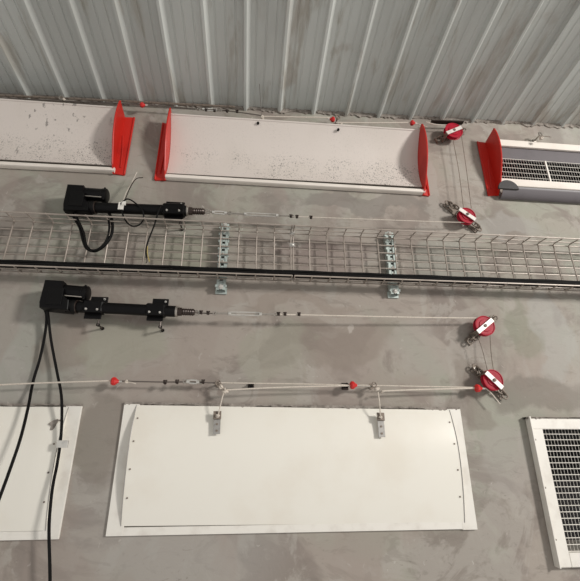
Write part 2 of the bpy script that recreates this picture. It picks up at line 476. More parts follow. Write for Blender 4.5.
def duct(root, h, nm='duct'):
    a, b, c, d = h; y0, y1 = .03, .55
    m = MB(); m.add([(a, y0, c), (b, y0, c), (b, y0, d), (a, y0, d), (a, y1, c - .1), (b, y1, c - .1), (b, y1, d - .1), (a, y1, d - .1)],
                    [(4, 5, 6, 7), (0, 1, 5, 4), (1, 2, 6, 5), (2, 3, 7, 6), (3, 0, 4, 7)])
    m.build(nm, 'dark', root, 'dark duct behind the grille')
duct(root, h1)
# open flap hinged below the grille
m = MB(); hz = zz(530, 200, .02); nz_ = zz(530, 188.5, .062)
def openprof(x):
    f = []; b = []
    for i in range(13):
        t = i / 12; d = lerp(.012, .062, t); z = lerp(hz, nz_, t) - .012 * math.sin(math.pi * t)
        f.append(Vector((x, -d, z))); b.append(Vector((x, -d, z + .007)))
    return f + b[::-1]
m.loft(openprof(x3 + .006), openprof(h1[1] + .03)).build('curved_flap', 'shadegrey', root, 'swung-open flap, underside painted shade grey', ang=50)  # grey colour paints the shade on the flap's underside
m = MB(); cx = P(509, 188, .066).x; cz = zz(509, 188.0, .066)
pts = [Vector((cx + .058 * math.cos(a), -.066, cz - .004 + .056 * math.sin(a))) for a in [math.pi * k / 12 for k in range(13)]]
m.loft(pts, [p + Vector((0, .01, 0)) for p in pts]).build('half_round', 'darkgrey', root, 'dark half-round over the bottom frame')  # plain dark half-round at the left of the bottom frame

# ------------------------------------------------------------------ lower covers
def bulge(t): return .010 + .036 * (math.sin(math.pi / 2 * t / .42) ** .9 if t < .42 else max(0, math.cos(math.pi / 2 * (t - .42) / .58)) ** .9)
def cover(label, xl, xr, tl, tr, left=True, screws=True):
    """flat flange frame on the wall, with a bulged sheet"""
    ht = .47
    root = thing('inlet_cover', label, 'inlet cover', Vector(((xl + xr) / 2, 0, (tl + tr) / 2 - ht / 2)), 'bulged covers in the lower row')
    fw = .052
    m = MB()
    for s, x, z in ((-1, xl, tl), (1, xr, tr)):
        a, b = sorted((x + s * -.01, x + s * fw))
        m.box(Vector(((a + b) / 2, -.0055, z - ht / 2)), (b - a) / 2, .0056, ht / 2)
    m.box(Vector(((xl + xr) / 2, -.006, (tl + tr) / 2 - ht + .012)), (xr - xl) / 2 + fw, .0045, .014)
    m.build('flange', 'frame', root)
    n = 20
    pr = []
    for i in range(n + 1):
        t = i / n
        pr.append((bulge(t), t))
    A = [Vector((xl, -d, tl - .004 - t * (ht - .03))) for d, t in pr] + [Vector((xl, -.004, tl - ht + .03)), Vector((xl, -.004, tl - .004))]
    B = [Vector((xr, -d, tr - .004 - t * (ht - .03))) for d, t in pr] + [Vector((xr, -.004, tr - ht + .03)), Vector((xr, -.004, tr - .004))]
    MB().loft(A, B).build('bulged_sheet', 'cover', root, ang=50)
    for x, s, z, L in ((xl, 1, tl, left), (xr, -1, tr, True)):
        if not L: continue
        m = MB(); m.tube(spline([Vector((x - s * .001, -d - .001, z - .004 - t * (ht - .03))) for d, t in pr[::2]], 3), .0014, 6)
        m.build('edge_seam', 'plategrey', root)
        for t in (.12, .32, .55, .78):
            d = bulge(t); c = Vector((x + s * .014, -d + .001, z - .004 - t * (ht - .03)))
            m = MB(); m.cyl(c, c + Vector((0, -.004, 0)), .0035, 8, .001); m.build('rivet', 'rust', root)
    return root
cxl, cxr = P(137, 404, .012).x, P(449, 407.5, .012).x
ctl, ctr = zz(137, 404, .012), zz(450, 409, .012)
cover('wide bulged cream inlet cover with two hanging strap clips, bottom centre', cxl, cxr, ctl, ctr)
lxr = P(68.5, 406, .012).x
cover('bulged cream inlet cover under the two black cables, bottom left', lxr - (cxr - cxl), lxr, zz(20, 406, .012), zz(71, 406, .012), False)
seam('trim_2', Vector((cxl - .05, 0, ctl)), Vector((cxr + .05, 0, ctr)), -.004, .008, .013, .009, .008)
seam('trim_3', Vector((lxr - 1.2, 0, zz(20, 406, .012))), Vector((lxr + .05, 0, zz(71, 406, .012))), -.005, .005, .013, .009, .008)
# smear of cement on the left cover
m = MB()
sp = [(49, 432), (51, 426), (48, 424), (52, 421), (57, 419), (58.5, 420), (56, 424), (54, 428), (52.5, 430), (50, 434)]
dd = .036
A = [P(x, y, dd) for x, y in sp]
m.loft(A, [a + Vector((0, .022, 0)) for a in A]).build('cement_smear', 'mortar', None)
tag(bpy.data.objects['cement_smear'], 'grey smear of dried cement on the bottom left cover', 'cement smear')

# lower right opening with its grille frame
root = thing('grille_frame', 'white framed dark mesh grille at the bottom right corner', 'ventilation grille', Vector((h2[0] + .3, 0, h2[2])))
m = MB(); gl = P(528.5, 420, .025)
bar3(m, gl.x, h2[1] + .05, h2[3] - .004, zz(545, 418.5, .025), .001, .026); m.build('top_frame', 'frame', root)
m = MB(); bar3(m, gl.x, h2[0] + .001, h2[2] - .05, h2[3] - .002, .001, .026); m.build('side_frame', 'frame', root)
m = MB(); bar3(m, h2[1], h2[1] + .05, h2[2] - .05, h2[3] - .002, .001, .026); m.build('side_frame', 'frame', root)
m = MB(); bar3(m, h2[0], h2[1], h2[2] - .05, h2[2], .001, .026); m.build('bottom_frame', 'frame', root)
m = MB(); m.box(Vector((gl.x + .003, -.030, (h2[2] + h2[3]) / 2)), .003, .006, (h2[3] - h2[2]) / 2 + .05); m.build('edge_lip', 'frame', root)
grille(root, h2[0], h2[1], h2[2], h2[3], .0, int((h2[1] - h2[0]) / .0155), int((h2[3] - h2[2]) / .0235), .0011, .0017)
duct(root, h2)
for t in (.1, .5, .9):
    c = Vector((gl.x + .012, -.025, lerp(h2[3], h2[2], t)))
    m = MB(); m.cyl(c, c + Vector((0, -.004, 0)), .004, 8, .001); m.build('screw', 'rust', root)
seam('trim_4', Vector((gl.x - .01, 0, zz(528, 418.5, .02))), Vector((h2[1] + .05, 0, zz(528, 418.5, .02))), -.006, .008, .03, .009, .006)

# ------------------------------------------------------------------ wire mesh cable tray
D0, D1, D2 = .046, .126, .113
ta, tb = P(23, 221.5, D0), P(561, 246, D0); tm = (tb.z - ta.z) / (tb.x - ta.x)
def ztop(x): return ta.z + (x - ta.x) * tm
TV = ztop(P(289, 233, D0).x) - zz(289, 281, D0)
wx0 = P(29.7, 240, D0).x; wx1 = P(557.8, 266, D0).x; wp = (wx1 - wx0) / 30
def TP(x, v, d): return Vector((x, -d, ztop(x) - v))
def tray(label, k0, k1, xa, xb):
    root = thing('cable_tray', label, 'cable tray', Vector(((xa + xb) / 2, 0, ztop((xa + xb) / 2) - TV)), 'wire mesh cable tray')
    r = .0031
    m = MB()
    for j in range(7):
        v = TV * j / 6; m.tube([TP(xa, v, D0), TP(xb, v, D0)], r, 6)
    m.build('back_wires', 'wire', root)
    for v, nm in ((0, 'upper_side_wires'), (TV, 'lower_side_wires')):
        m = MB()
        for d in ((.086, D1) if v == 0 else (.080, D2)): m.tube([TP(xa, v, d), TP(xb, v, d)], r * (1.25 if d in (D1, D2) else 1), 6)
        m.build(nm, 'wire', root)
    m = MB()
    xsx = [wx0 + wp * k for k in range(k0, k1 + 1)]
    for x in xsx:
        jit = random.uniform(-.002, .002)
        m.tube([TP(x, -.001, D1 + .004), TP(x + jit, -.0045, D0 + .014), TP(x + jit, -.001, D0 + .006), TP(x, .006, D0 + .0045),
                TP(x + jit, TV - .006, D0 + .0045), TP(x, TV + .001, D0 + .006), TP(x, TV + .0045, D0 + .014), TP(x, TV + .001, D2 + .004)], r, 6)
    m.build('cross_wires', 'wire', root)
    return root
xj = wx0 + wp * 14
tray('left length of wire mesh cable tray, running left from the clamped joint', -5, 13, wx0 - 5.3 * wp, xj - .006)
tray('right length of wire mesh cable tray, running right from the clamped joint', 15, 36, xj + .006, wx0 + 36.4 * wp)
# splice: doubled cross wires with clamps
root = thing('tray_joint', 'pair of wires with small clamps joining the two tray lengths', 'tray joint', TP(xj, TV, D0))
for s in (-.006, .006):
    x = xj + s
    m = MB(); m.tube([TP(x, -.001, D1 + .006), TP(x, -.006, D0 + .014), TP(x, -.001, D0 + .008), TP(x, .008, D0 + .0065), TP(x, TV - .008, D0 + .0065), TP(x, TV, D0 + .010), TP(x, TV + .007, D0 + .018), TP(x, TV + .003, D2 + .006)], .003, 6)
    m.build('joint_wire', 'wire', root)
for v in (0.004, TV * .27, TV * .97):
    m = MB(); m.box(TP(xj, v, D0 + .012), .012, .003, .009); c = m.build('clamp', 'bright', root)
    m = MB(); p = TP(xj, v, D0 + .015); m._lathe(p, Vector((0, -1, 0)), [(0, .006), (.005, .006), (.006, .004)], 6); m.build('bolt', 'bright', c)

# slotted rails carrying the tray
def rail(label, px, pyt, pyb):
    x = P(px, (pyt + pyb) / 2, .035).x; zt, zb = zz(px, pyt, .035), zz(px, pyb, .035)
    root = thing('tray_rail', label, 'support rail', Vector((x, 0, zb)), 'slotted rails behind the cable tray')
    m = MB(); hw = .0195
    for s in (-1, 1):
        m.box(Vector((x + s * (hw - .006), -.037, (zt + zb) / 2)), .006, .0018, (zt - zb) / 2)
        m.box(Vector((x + s * hw, -.020, (zt + zb) / 2)), .0015, .018, (zt - zb) / 2)
        for q in range(9):
            z = lerp(zt, zb, (q + .5) / 9)
            m.box(Vector((x + s * (hw + .003), -.038, z)), .004, .003, .006)
    n = 9
    for q in range(n):
        z = lerp(zt, zb, q / (n - .0)) ; m.box(Vector((x, -.037, z - .008)), hw - .010, .0018, .0135)
    m.build('channel', 'galv', root)
    for q in range(1, 8):
        z = lerp(zt, zb, q / n) - .008
        m = MB(); m._lathe(Vector((x, -.0385, z)), Vector((0, -1, 0)), [(0, .0055), (.002, .005), (.003, .003)], 8); m.build('rivet', 'steel', root)
    m = MB(); m.box(Vector((x, -.005, zb + .006)), .027, .004, .016); m.build('foot', 'galv', root)
    for zc in (zt - .008, zb + .014):
        m = MB(); m._lathe(Vector((x, -.038, zc)), Vector((0, -1, 0)), [(0, .013), (.003, .013), (.003, .009), (.010, .009), (.012, .006)], 6)
        m.build('bolt', 'bright', root)
rail('slotted galvanised rail behind the tray, nearer the black actuators', 222.8, 224, 290)
rail('slotted galvanised rail behind the tray, nearer the red pulleys', 392, 233, 294)

# cables lying along the lower side of the tray
cab = [(.0600, .010, .0069, 'blackmatt', 'black cable deepest in the tray, against its back wires'),
       (.0748, .010, .0069, 'blackmatt', 'black cable second from the back in the tray'),
       (.0895, .010, .0069, 'blackmatt', 'black cable third from the back in the lowest layer in the tray'),
       (.1042, .010, .0069, 'blackmatt', 'black cable along the front edge of the tray, lowest layer'),
       (.0970, .0238, .0069, 'blackmatt', 'black cable lying on top of the other four in the tray')]
for i, (d, v, r, mt, lb) in enumerate(cab):
    pts = []
    for k in range(40):
        x = lerp(wx0 - 5 * wp, wx0 + 36 * wp, k / 39)
        pts.append(TP(x, TV - .0035 - r - .0008 - (.0145 if i == 4 else 0) - .0014 * (1 + math.sin(k * (1.1 + .2 * i) + i)), d + .0003 * math.sin(k * .7 + i)))
    tag(MB().tube(spline(pts, 3), r, 8).build('tray_cable', mt), lb, 'cable', 'cables lying in the tray')

# ------------------------------------------------------------------ linear actuators
def bolt(parent, p, r=.007, name='bolt', ax=Vector((0, -1, 0))):
    m = MB(); m._lathe(p, ax, [(0, r * 1.4), (.0015, r * 1.4), (.0015, r), (.007, r), (.0085, r * .7)], 6); return m.build(name, 'bright', parent)
def actuator(label, hpoly, motor, mr, tube, tr_, mounts, nut, rod, dt=.078, hd=(.048, .112)):
    """pixel outlines of one actuator, each at its own depth"""
    c0, c1 = P(*tube[0], dt), P(*tube[1], dt)
    root = thing('linear_actuator', label, 'linear actuator', Vector((c0.x, 0, c0.z)), 'black linear actuators')
    # gearbox: bevelled prism
    F_ = [P(x, y, hd[1]) for x, y in hpoly]; cen = sum(F_, Vector()) / len(F_)
    rings = [[p + Vector((0, hd[1] - hd[0], 0)) for p in F_], [p + Vector((0, .008, 0)) for p in F_], [lerp(p, cen, .035) + Vector((0, .002, 0)) for p in F_], [lerp(p, cen, .08) for p in F_]]
    m = MB(); n = len(F_); vs = [v for r in rings for v in r]; fs = []
    for k in range(3):
        for i in range(n): fs.append((k * n + i, k * n + (i + 1) % n, (k + 1) * n + (i + 1) % n, (k + 1) * n + i))
    fs.append(tuple(range(n))[::-1]); fs.append(tuple(range(3 * n, 4 * n))); m.add(vs, fs)
    gb = m.build('gearbox', 'black', root, ang=25)
    m = MB(); m.box(cen + Vector((0, -.001, 0)), .030, .002, .038); m.build('cover_plate', 'blackmatt', gb)
    a, b = P(*motor[0], dt - .004), P(*motor[1], dt - .004); ax = (b - a).normalized(); L = (b - a).length
    m = MB(); m._lathe(a, ax, [(0, mr * .94), (L * .80, mr * .94), (L * .81, mr), (L * .93, mr), (L * .965, mr * .97), (L * .985, mr * .86), (L, mr * .7)], 28)
    mo = m.build('motor', 'black', root)
    m = MB(); m.box(a + ax * L * .45 + Vector((0, -mr * .75, -mr * .72)), ax * L * .4, Vector((0, .0015, 0)), Vector((0, 0, .0022))); m.build('trim_strip', 'steel', mo)
    for s in (-1, 1):
        m = MB(); q = a + ax * (L * .9); m.box(q + Vector((0, -mr * .5, s * mr * .86)), .004, .005, .004); m.build('screw', 'blackmatt', mo)
    ax = (c1 - c0).normalized()
    m = MB(); m.cyl(c0 - ax * .03, c1, tr_, 28, .003); m.build('outer_tube', 'black', root)
    m = MB(); m._lathe(c0 - ax * .02, ax, [(0, tr_ * 1.18), (.03, tr_ * 1.22), (.04, tr_ * 1.15), (.044, tr_)], 24); m.build('tube_collar', 'blackmatt', root)
    m = MB(); m._lathe(c0 + ax * .020, ax, [(0, tr_ * 1.19), (.004, tr_ * 1.19)], 24); m.build('collar_ring', 'rod', root, 'dull brown ring')
    for mx0, mx1, yt, yb, ear in mounts:
        xc = (mx0 + mx1) / 2; w = (P(mx1, yt, dt).x - P(mx0, yt, dt).x) / 2
        cc = c0 + ax * ((P(xc, yt, dt).x - c0.x) / ax.x)
        m = MB(); m.box(cc, ax * w, tr_ * 1.05, tr_ * 1.06)
        cl = m.build('clamp', 'black', root)
        zt_, zb_ = zz(xc, yt, dt - .02), zz(xc, yb, dt - .02)
        for ze, s in ((zt_, 1), (zb_, -1)):
            hh = abs(ze - (cc.z + s * tr_)) / 2 + .004
            xs_ = cc.x + (.012 if s > 0 else -.004) * ear
            m = MB(); m.box(Vector((xs_, -(dt - .012), cc.z + s * (tr_ + hh - .006))), w * .85, .004, hh)
            e = m.build('ear_plate', 'black', root)
            for q in ((1,) if s > 0 else ()):
                bolt(e, Vector((xs_ + q * w * .55, -(dt - .008), cc.z + s * (tr_ + hh * 1.0))), .0038)
            if s < 0:
                wz = zz(xc, yb + 9.5, .0); x_ = xs_ + w * .62
                m = MB(); m.tube([Vector((x_, -.001, wz)), Vector((x_, -(dt - .014), wz))], .0038, 8); m.tube([Vector((x_, -(dt - .016), wz - .004)), Vector((x_, -(dt - .016), cc.z - tr_ - hh))], .003, 6); sd = m.build('stud', 'rod', e)
                for dd_ in (.001, dt - .02):
                    m = MB(); m._lathe(Vector((x_, -dd_, wz)), Vector((0, -1, 0)), [(0, .008), (.006, .008)], 6); m.build('nut', 'blackmatt', sd)
        for q in (-1, 1): bolt(cl, cc + ax * (q * w * .55) + Vector((0, -tr_ * 1.0, -tr_ * .62)), .0038)
    n0, n1 = P(*nut, dt), P(*rod, dt)
    m = MB(); m._lathe(c1 - ax * .002, ax, [(0, tr_ * .95), (.004, tr_ * 1.0), (.008, tr_ * 1.0), (.010, tr_ * .9)], 24); m.build('end_ring', 'steel', root, 'bright end ring')
    L = (n1 - c1).length
    m = MB(); m._lathe(c1, ax, [(0, tr_ * .78), (L * .3, tr_ * .74), (L * .32, tr_ * .62)] + [(L * (.34 + .06 * k), tr_ * (.66 if k % 2 else .56)) for k in range(10)] + [(L * .97, tr_ * .5), (L, tr_ * .4)], 20)
    m.build('rod_end', 'rod', root)
    m = MB(); m.torus(n1 + ax * .008, Vector((0, 1, 0)), .010, .0035); m.build('eye', 'steel', root)
    return root, ax
actuator('black linear actuator above the cable tray, with loose wires and white tape',
         [(67, 183.5), (83.5, 184.5), (84, 198), (88, 202.5), (88, 210.5), (62.5, 209.5), (62.5, 204)], ((81, 194), (108, 196)), .034,
         ((91, 207.5), (187, 211)), .0255, [(164, 186, 203.5, 220, 0)], (190, 211), (205, 211.3))
actuator('black linear actuator below the cable tray, with two clamp mounts and trailing cables',
         [(44.5, 279), (62.5, 280.2), (63.5, 296), (69, 300), (68, 310), (38.5, 307), (38.5, 302)], ((60, 291.5), (89, 294)), .034,
         ((72, 306.5), (176, 311.5)), .0245, [(86, 106, 298, 319, 1), (148, 167, 300, 321, 1)], (178, 311.5), (195, 312.6))

def cable(label, pts, r, mat='blackmatt', name='cable', cat='cable', group=None, n=6, sides=8):
    o = MB().tube(spline([P(*p) for p in pts], n), r, sides).build(name, mat)
    return tag(o, label, cat, group)
cable('black cable from the lower motor curving away to the left edge', [(44, 307.5, .07), (46.5, 316, .045), (45, 334, .03), (40, 358, .02), (33, 382, .018), (28, 408, .06), (20, 440, .10), (8, 475, .11), (-8, 520, .11), (-20, 570, .1)], .0056, name='power_cable', group='cables from the lower motor')
cable('black cable from the lower motor running down across the bottom left cover', [(47, 307.5, .07), (48.5, 318, .045), (51, 340, .03), (57, 372, .03), (61.3, 395, .05), (61.8, 420, .060), (60.5, 441, .066), (57, 465, .066), (53.5, 482, .066), (51, 500, .066), (49, 530, .060), (50, 575, .06), (50, 640, .05)], .0056, name='power_cable', group='cables from the lower motor')
m = MB(); m.box(P(62.5, 444, .074), .020, .004, .013); m.box(P(59.5, 444, .062), .006, .012, .013)
tag(m.build('cable_clip', 'bright'), 'small silver clip holding the black cable on the left cover', 'cable clip')
cable('thick black cable loop hanging from the upper motor into the tray', [(71, 210, .075), (74, 217, .075), (80, 228, .085), (83, 240, .09), (87, 248.5, .09), (95, 251, .09), (104, 246, .09), (110.5, 237, .09), (112.5, 228, .085), (111.5, 218, .075), (108, 212, .07)], .0068, name='motor_cable', group='cables of the upper motor')
cable('thinner black cable beside the thick loop under the upper motor', [(73, 210, .085), (77, 218, .09), (83.5, 232, .095), (86, 244, .098), (91, 250, .098), (99, 248.6, .098), (106.5, 240, .098), (109.3, 228, .095), (108, 217, .09)], .005, name='motor_cable', group='cables of the upper motor')
cable('thin black wire loop dropping below the upper actuator tube', [(121, 203, .11), (122, 212, .10), (126, 221, .10), (132, 226, .10), (139, 225, .10), (143.5, 219, .10), (142, 210, .108), (134, 202, .108), (127, 199, .108), (121.5, 203, .108)], .0035, name='signal_wire', cat='wire', group='wires of the upper actuator')
cable('dark wire crossing the upper tube and hanging into the tray', [(161.5, 205, .106), (158, 213, .112), (154, 226, .112), (148.5, 240, .112), (146, 250, .11), (146.5, 258, .11)], .0038, name='signal_wire', cat='wire', group='wires of the upper actuator')
cable('frayed yellow wire end hanging in the tray', [(147.5, 246, .11), (147.5, 254, .11), (149.5, 262, .11)], .002, 'yellow', 'wire_strand', 'wire')
cable('brown wire end curling beside the yellow one in the tray', [(146.3, 257, .112), (147, 261, .112), (146, 263, .112)], .002, 'rod', 'wire_strand', 'wire')
cable('pale thin wire sticking up from the white tape', [(123, 201, .10), (126, 193, .09), (132, 182, .07), (137, 172, .055)], .0016, 'rope', 'loose_wire', 'wire')
cable('dark thin wire sticking up from the white tape', [(125, 200, .10), (130, 188, .085), (136, 179, .07), (143, 177.5, .06)], .0022, 'rod', 'loose_wire', 'wire')
m = MB(); q = P(121, 206, .106); m.box(q, .012, .004, .019); m.box(q + Vector((.010, -.002, .014)), .010, .003, .010)
tag(m.build('tape_flag', 'label'), 'white tape wrapped round wires on the upper actuator tube', 'tape')

# ------------------------------------------------------------------ pulleys
def pulley(label, c, b0, b1, rpx, a_, b_, dw=.055):
    r = rpx * (P(c[0] + 1, c[1], dw).x - P(c[0], c[1], dw).x)
    cc = P(*c, 0); cc = P(c[0], c[1], dw + .012)
    C = Vector((cc.x, -dw, cc.z))
    root = thing('rope_pulley', label, 'pulley', Vector((C.x, 0, C.z)), 'red rope pulleys')
    ax = Vector((0, -1, 0))
    m = MB()
    m._lathe(C + Vector((0, .012, 0)), ax, [(0, r * .55), (0, r), (.005, r), (.009, r * .80), (.014, r * .80), (.019, r), (.0235, r), (.024, r * .93), (.021, r * .88), (.021, r * .62), (.0245, r * .58), (.0245, r * .2)], 32)
    m.build('wheel', 'crimson', root)
    p0, p1 = P(*b0, dw + .02), P(*b1, dw + .02); u = (p1 - p0).normalized(); w = ax.cross(u).normalized()
    m = MB(); m.box((p0 + p1) / 2, u * ((p1 - p0).length / 2), Vector((0, .002, 0)), w * .0105); st = m.build('strap', 'silverpaint', root, 'white metal strap')
    for p, s in ((p0, 1), (p1, -1)):
        q = p + u * s * .002
        m = MB(); m.box(Vector((q.x, -(dw + .02) / 2, q.z)), u * .002, Vector((0, (dw + .02) / 2 - .001, 0)), w * .009)
        m.build('strap_leg', 'rust', root)
    mid = (p0 + p1) / 2
    m = MB(); m._lathe(mid, ax, [(0, .008), (.006, .008), (.008, .005)], 6); m.build('axle_bolt', 'rust', root)
    A, B = P(*a_, .004), P(*b_, .004); v = (B - A).normalized(); wv = ax.cross(v).normalized()
    m = MB(); m.box((A + B) / 2, v * ((B - A).length / 2 - .002), Vector((0, .003, 0)), wv * .019); bp = m.build('base_plate', 'rust', root)
    for s, e in ((1, A), (-1, B)):
        bolt(bp, e + v * s * .016 + Vector((0, -.003, 0)), .006)
    Lc = (B - A).length
    for s, e in ((1, A), (-1, B)):
        m = MB()
        for k in range(4 if s > 0 else 3):
            q = e + v * s * (.008 + .016 * k) + Vector((0, -.020 - .004 * k, 0)) + wv * (.004 * (k % 2))
            nn = wv if k % 2 else ax
            m.torus(q, nn, .0118, .0040, 14, 6, 1.3, v)
        m.build('chain', 'rust', root)
    return root, C, r
pulley('red pulley under the roof edge, topmost of the four', (454.2, 130.0), (447, 133.0), (461.5, 127.2), 8.6, (435.5, 141.5), (463, 132))
pulley('red pulley just above the right part of the cable tray', (467.4, 215.2), (459.5, 208.8), (475.5, 219.6), 8.3, (445, 204), (478, 231.5))
pulley('red pulley at the right end of the middle rope, strap slanting up to the right', (485.4, 325.4), (477.8, 332), (492.5, 319.6), 9.6, (467, 343), (493.5, 318.5))
pulley('red pulley lowest of the four, beside a red rope clamp', (493.5, 379.8), (486, 372.3), (502.6, 388), 9.8, (472, 367), (503.5, 397.5))

# ------------------------------------------------------------------ ropes, cables, fittings
def line(label, pts, r, mat, name, cat, group=None, n=4):
    return tag(MB().tube(spline([P(*p) for p in pts], n), r, 6).build(name, mat), label, cat, group)
def clamp(label, p, dirn=1, s=1.0):
    c = P(*p); ax = Vector((dirn, 0, -.02)).normalized()
    root = thing('rope_clamp', label, 'rope clamp', c, 'red rope clamps')
    m = MB(); m._lathe(c - ax * .014 * s, ax, [(0, .007 * s), (.002 * s, .013 * s), (.008 * s, .0175 * s), (.017 * s, .0165 * s), (.026 * s, .008 * s), (.032 * s, .005 * s)], 9)
    m.build('clamp_body', 'clampred', root, ang=20)
    m = MB(); m.cyl(c + ax * .012 * s, c + ax * .030 * s, .0042, 8); m.build('ferrule', 'bright', root)
    return root
def turnbuckle(label, a, b, d, group='turnbuckles'):
    A, B = P(*a, d), P(*b, d); u = (B - A).normalized(); L = (B - A).length; w = Vector((0, -1, 0)).cross(u).normalized()
    root = thing('turnbuckle', label, 'turnbuckle', (A + B) / 2, group)
    m = MB(); lo, hi = A + u * L * .26, A + u * L * .74
    for s in (-1, 1): m.tube(spline([lo, lo + w * s * .006 + u * .006, hi + w * s * .006 - u * .006, hi], 3), .0034, 6)
    for q in (lo, hi): m._lathe(q - u * .006, u, [(0, .008), (.012, .008)], 8)
    m.build('body', 'bright', root)
    for e, s in ((A, 1), (B, -1)):
        m = MB(); m.tube([e + u * s * .014, e + u * s * L * .36], .0042, 6); m.torus(e + u * s * .008, Vector((0, 1, 0)) , .0072, .0032); m.build('eye_bolt', 'steel', root)
    return root
def ropeclip(label, p, group='wire rope grips'):
    c = P(*p); m = MB()
    m.box(c, .006, .006, .0045); m.tube(spline([c + Vector((-.004, .001, .011)), c + Vector((-.004, -.008, .0)), c + Vector((-.002, -.009, -.004)), c + Vector((.004, -.004, -.006)), c + Vector((.004, .001, .012))], 3), .0022, 6)
    m._lathe(c + Vector((-.004, 0, .007)), Vector((0, 0, 1)), [(0, .0045), (.004, .0045)], 6); m._lathe(c + Vector((.004, 0, .007)), Vector((0, 0, 1)), [(0, .0045), (.004, .0045)], 6)
    return tag(m.build('wire_grip', 'rod'), label, 'wire rope grip', group)
def ropeknot(label, p, s=1.0):
    c = P(*p); m = MB()
    for k in range(4):
        nn = Vector((random.uniform(-1, 1), random.uniform(-.6, .6), random.uniform(-1, 1)))
        m.torus(c + Vector((random.uniform(-.004, .004), random.uniform(-.003, .003), random.uniform(-.004, .004))) * s, nn, .0085 * s, .0042 * s, 14, 6)
    return tag(m.build('rope_knot', 'rope'), label, 'knot', 'knots in the white ropes')
def anchor(label, p, s=1.0, mat='steel'):
    """eye bolt in the wall"""
    c = P(*p); m = MB(); w = Vector((c.x, 0, c.z))
    root = thing('wall_eye', label, 'eye bolt', w, 'eye bolts along the ropes')
    m.tube([w, c], .0045, 8); m._lathe(w, Vector((0, -1, 0)), [(0, .013), (.004, .013), (.005, .008)], 12); m.build('stud', mat, root)
    m = MB(); m.torus(c + Vector((0, -.004, 0)), Vector((.35, -1, 0)), .013 * s, .0035 * s, 18); m.build('ring', mat, root)
    return root

# top line
line('steel cable running along the top from the left edge to the turnbuckle', [(-10, 97.5, .05), (60, 101, .05), (140, 104.5, .05), (195, 109, .05)], .0035, 'cablewire', 'steel_cable', 'cable', 'steel cables')
line('dull rod lying above the steel cable at the wall top, left', [(-12, 95, .03), (120, 101, .03), (235, 107, .03)], .006, 'rust', 'steel_rod', 'rod')
line('white rope between the two upper knots', [(140, 104.5, .058), (142, 104.5, .058), (148, 105, .056)], .003, 'rope', 'rope_tail', 'rope')
turnbuckle('small turnbuckle on the top cable over the middle flap', (197, 109), (222, 110.3), .05)
for i, (x, y) in enumerate(((206, 110.2), (214.5, 110.8), (227, 111.3), (237, 111.8))):
    ropeclip(('dark grip on the top cable, %s of four over the middle flap' % ('leftmost', 'second from left', 'third from left', 'rightmost')[i]), (x, y, .055))
line('steel cable from the top turnbuckle to the first upper knot', [(222, 110.3, .05), (240, 112.5, .05), (262, 115.5, .05)], .0028, 'cablewire', 'steel_cable', 'cable', 'steel cables')
anchor('grey eye bolt above the soiled left flap', (62, 98.5, .05), .9)
ropeknot('small grey knot on the top cable above the soiled flap', (64, 99.5, .055), .6)
clamp('red clamp on the top cable, left of the middle flap', (142.5, 105, .06), 1, .85)
ropeknot('white knot above the left part of the middle flap', (262, 117.5, .075), .9)
line('thin wire rising from the knot to the roof', [(262, 117, .075), (260.5, 100, .13), (259.5, 84, .2)], .0014, 'cablewire', 'hanger_wire', 'wire')
line('white rope above the middle flap, left stretch', [(264, 116.5, .07), (300, 117.2, .07), (330, 117.6, .07)], .0036, 'rope', 'rope', 'rope', 'white ropes')
line('white rope above the middle flap, right stretch', [(336, 122.5, .07), (375, 123, .07), (410, 122.5, .07)], .0036, 'rope', 'rope', 'rope', 'white ropes')
clamp('red clamp above the centre of the middle flap', (332.5, 119.5, .07), -1, .9)
anchor('dark eye bolt behind the centre red clamp', (337.5, 117.5, .055), 1.0, 'rust')
ropeknot('white knot on the rim under the centre red clamp', (341, 124.5, .075), .7)
clamp('red clamp at the right red side plate of the middle flap', (412.5, 123, .075), 1, .9)
line('rope tail from the right clamp to the red side plate', [(415, 123.5, .078), (421, 125, .09), (427, 127, .10)], .0028, 'rope', 'rope_tail', 'rope')
line('white rope passing from the right red side plate onto the topmost pulley', [(426, 122, .055), (436, 124.5, .055), (450, 125.3, .055)], .0026, 'rope', 'rope', 'rope', 'white ropes')
m = MB(); m.box(P(447, 122.3, .05), (P(463, 122.6, .05) - P(431, 121.6, .05)) / 2, .014, .004)  # dark box stands in for the shadowed slot along the roof edge
tag(m.build('shade_strip', 'rod'), 'dark strip for the shadowed slot at the roof edge above the topmost pulley', 'shade strip')
line('thin cable between the two upper pulleys, left strand', [(453, 139.5, .055), (459, 172, .055), (463.5, 208, .055)], .0016, 'rust', 'pulley_cable', 'cable', 'cables between the upper pulleys')
line('thin cable between the two upper pulleys, right strand', [(461.5, 136, .055), (466.5, 170, .055), (471.3, 208, .055)], .0016, 'rust', 'pulley_cable', 'cable', 'cables between the upper pulleys')
anchor('grey eye bolt above the opened right inlet', (540, 135, .05), 1.1)
ropeknot('grey white knot hanging over the opened right inlet frame', (541, 138.5, .06), .85)
line('short wire poking right from the knot over the right inlet', [(541, 136, .06), (547, 136.5, .06), (551, 137, .055)], .002, 'rust', 'loose_wire', 'wire')

# upper actuator rope
d = .078
turnbuckle('turnbuckle on the upper actuator rope beside its rod end', (207, 211.8), (232, 213.4), d)
turnbuckle('long turnbuckle on the upper actuator rope over the left rail', (228, 213.2), (294, 216.2), d)
for i, (x, y) in enumerate(((291, 216.6), (297, 217.1), (311, 217.8))):
    ropeclip('dark grip on the upper actuator rope, %s of three' % ('left', 'middle', 'right')[i], (x, y, d))
line('thin rope from the upper turnbuckle to the pulley above the tray', [(293, 216.5, d), (360, 219, .072), (430, 221.5, .06), (465, 222.5, .055)], .0024, 'rope', 'rope', 'rope', 'white ropes')
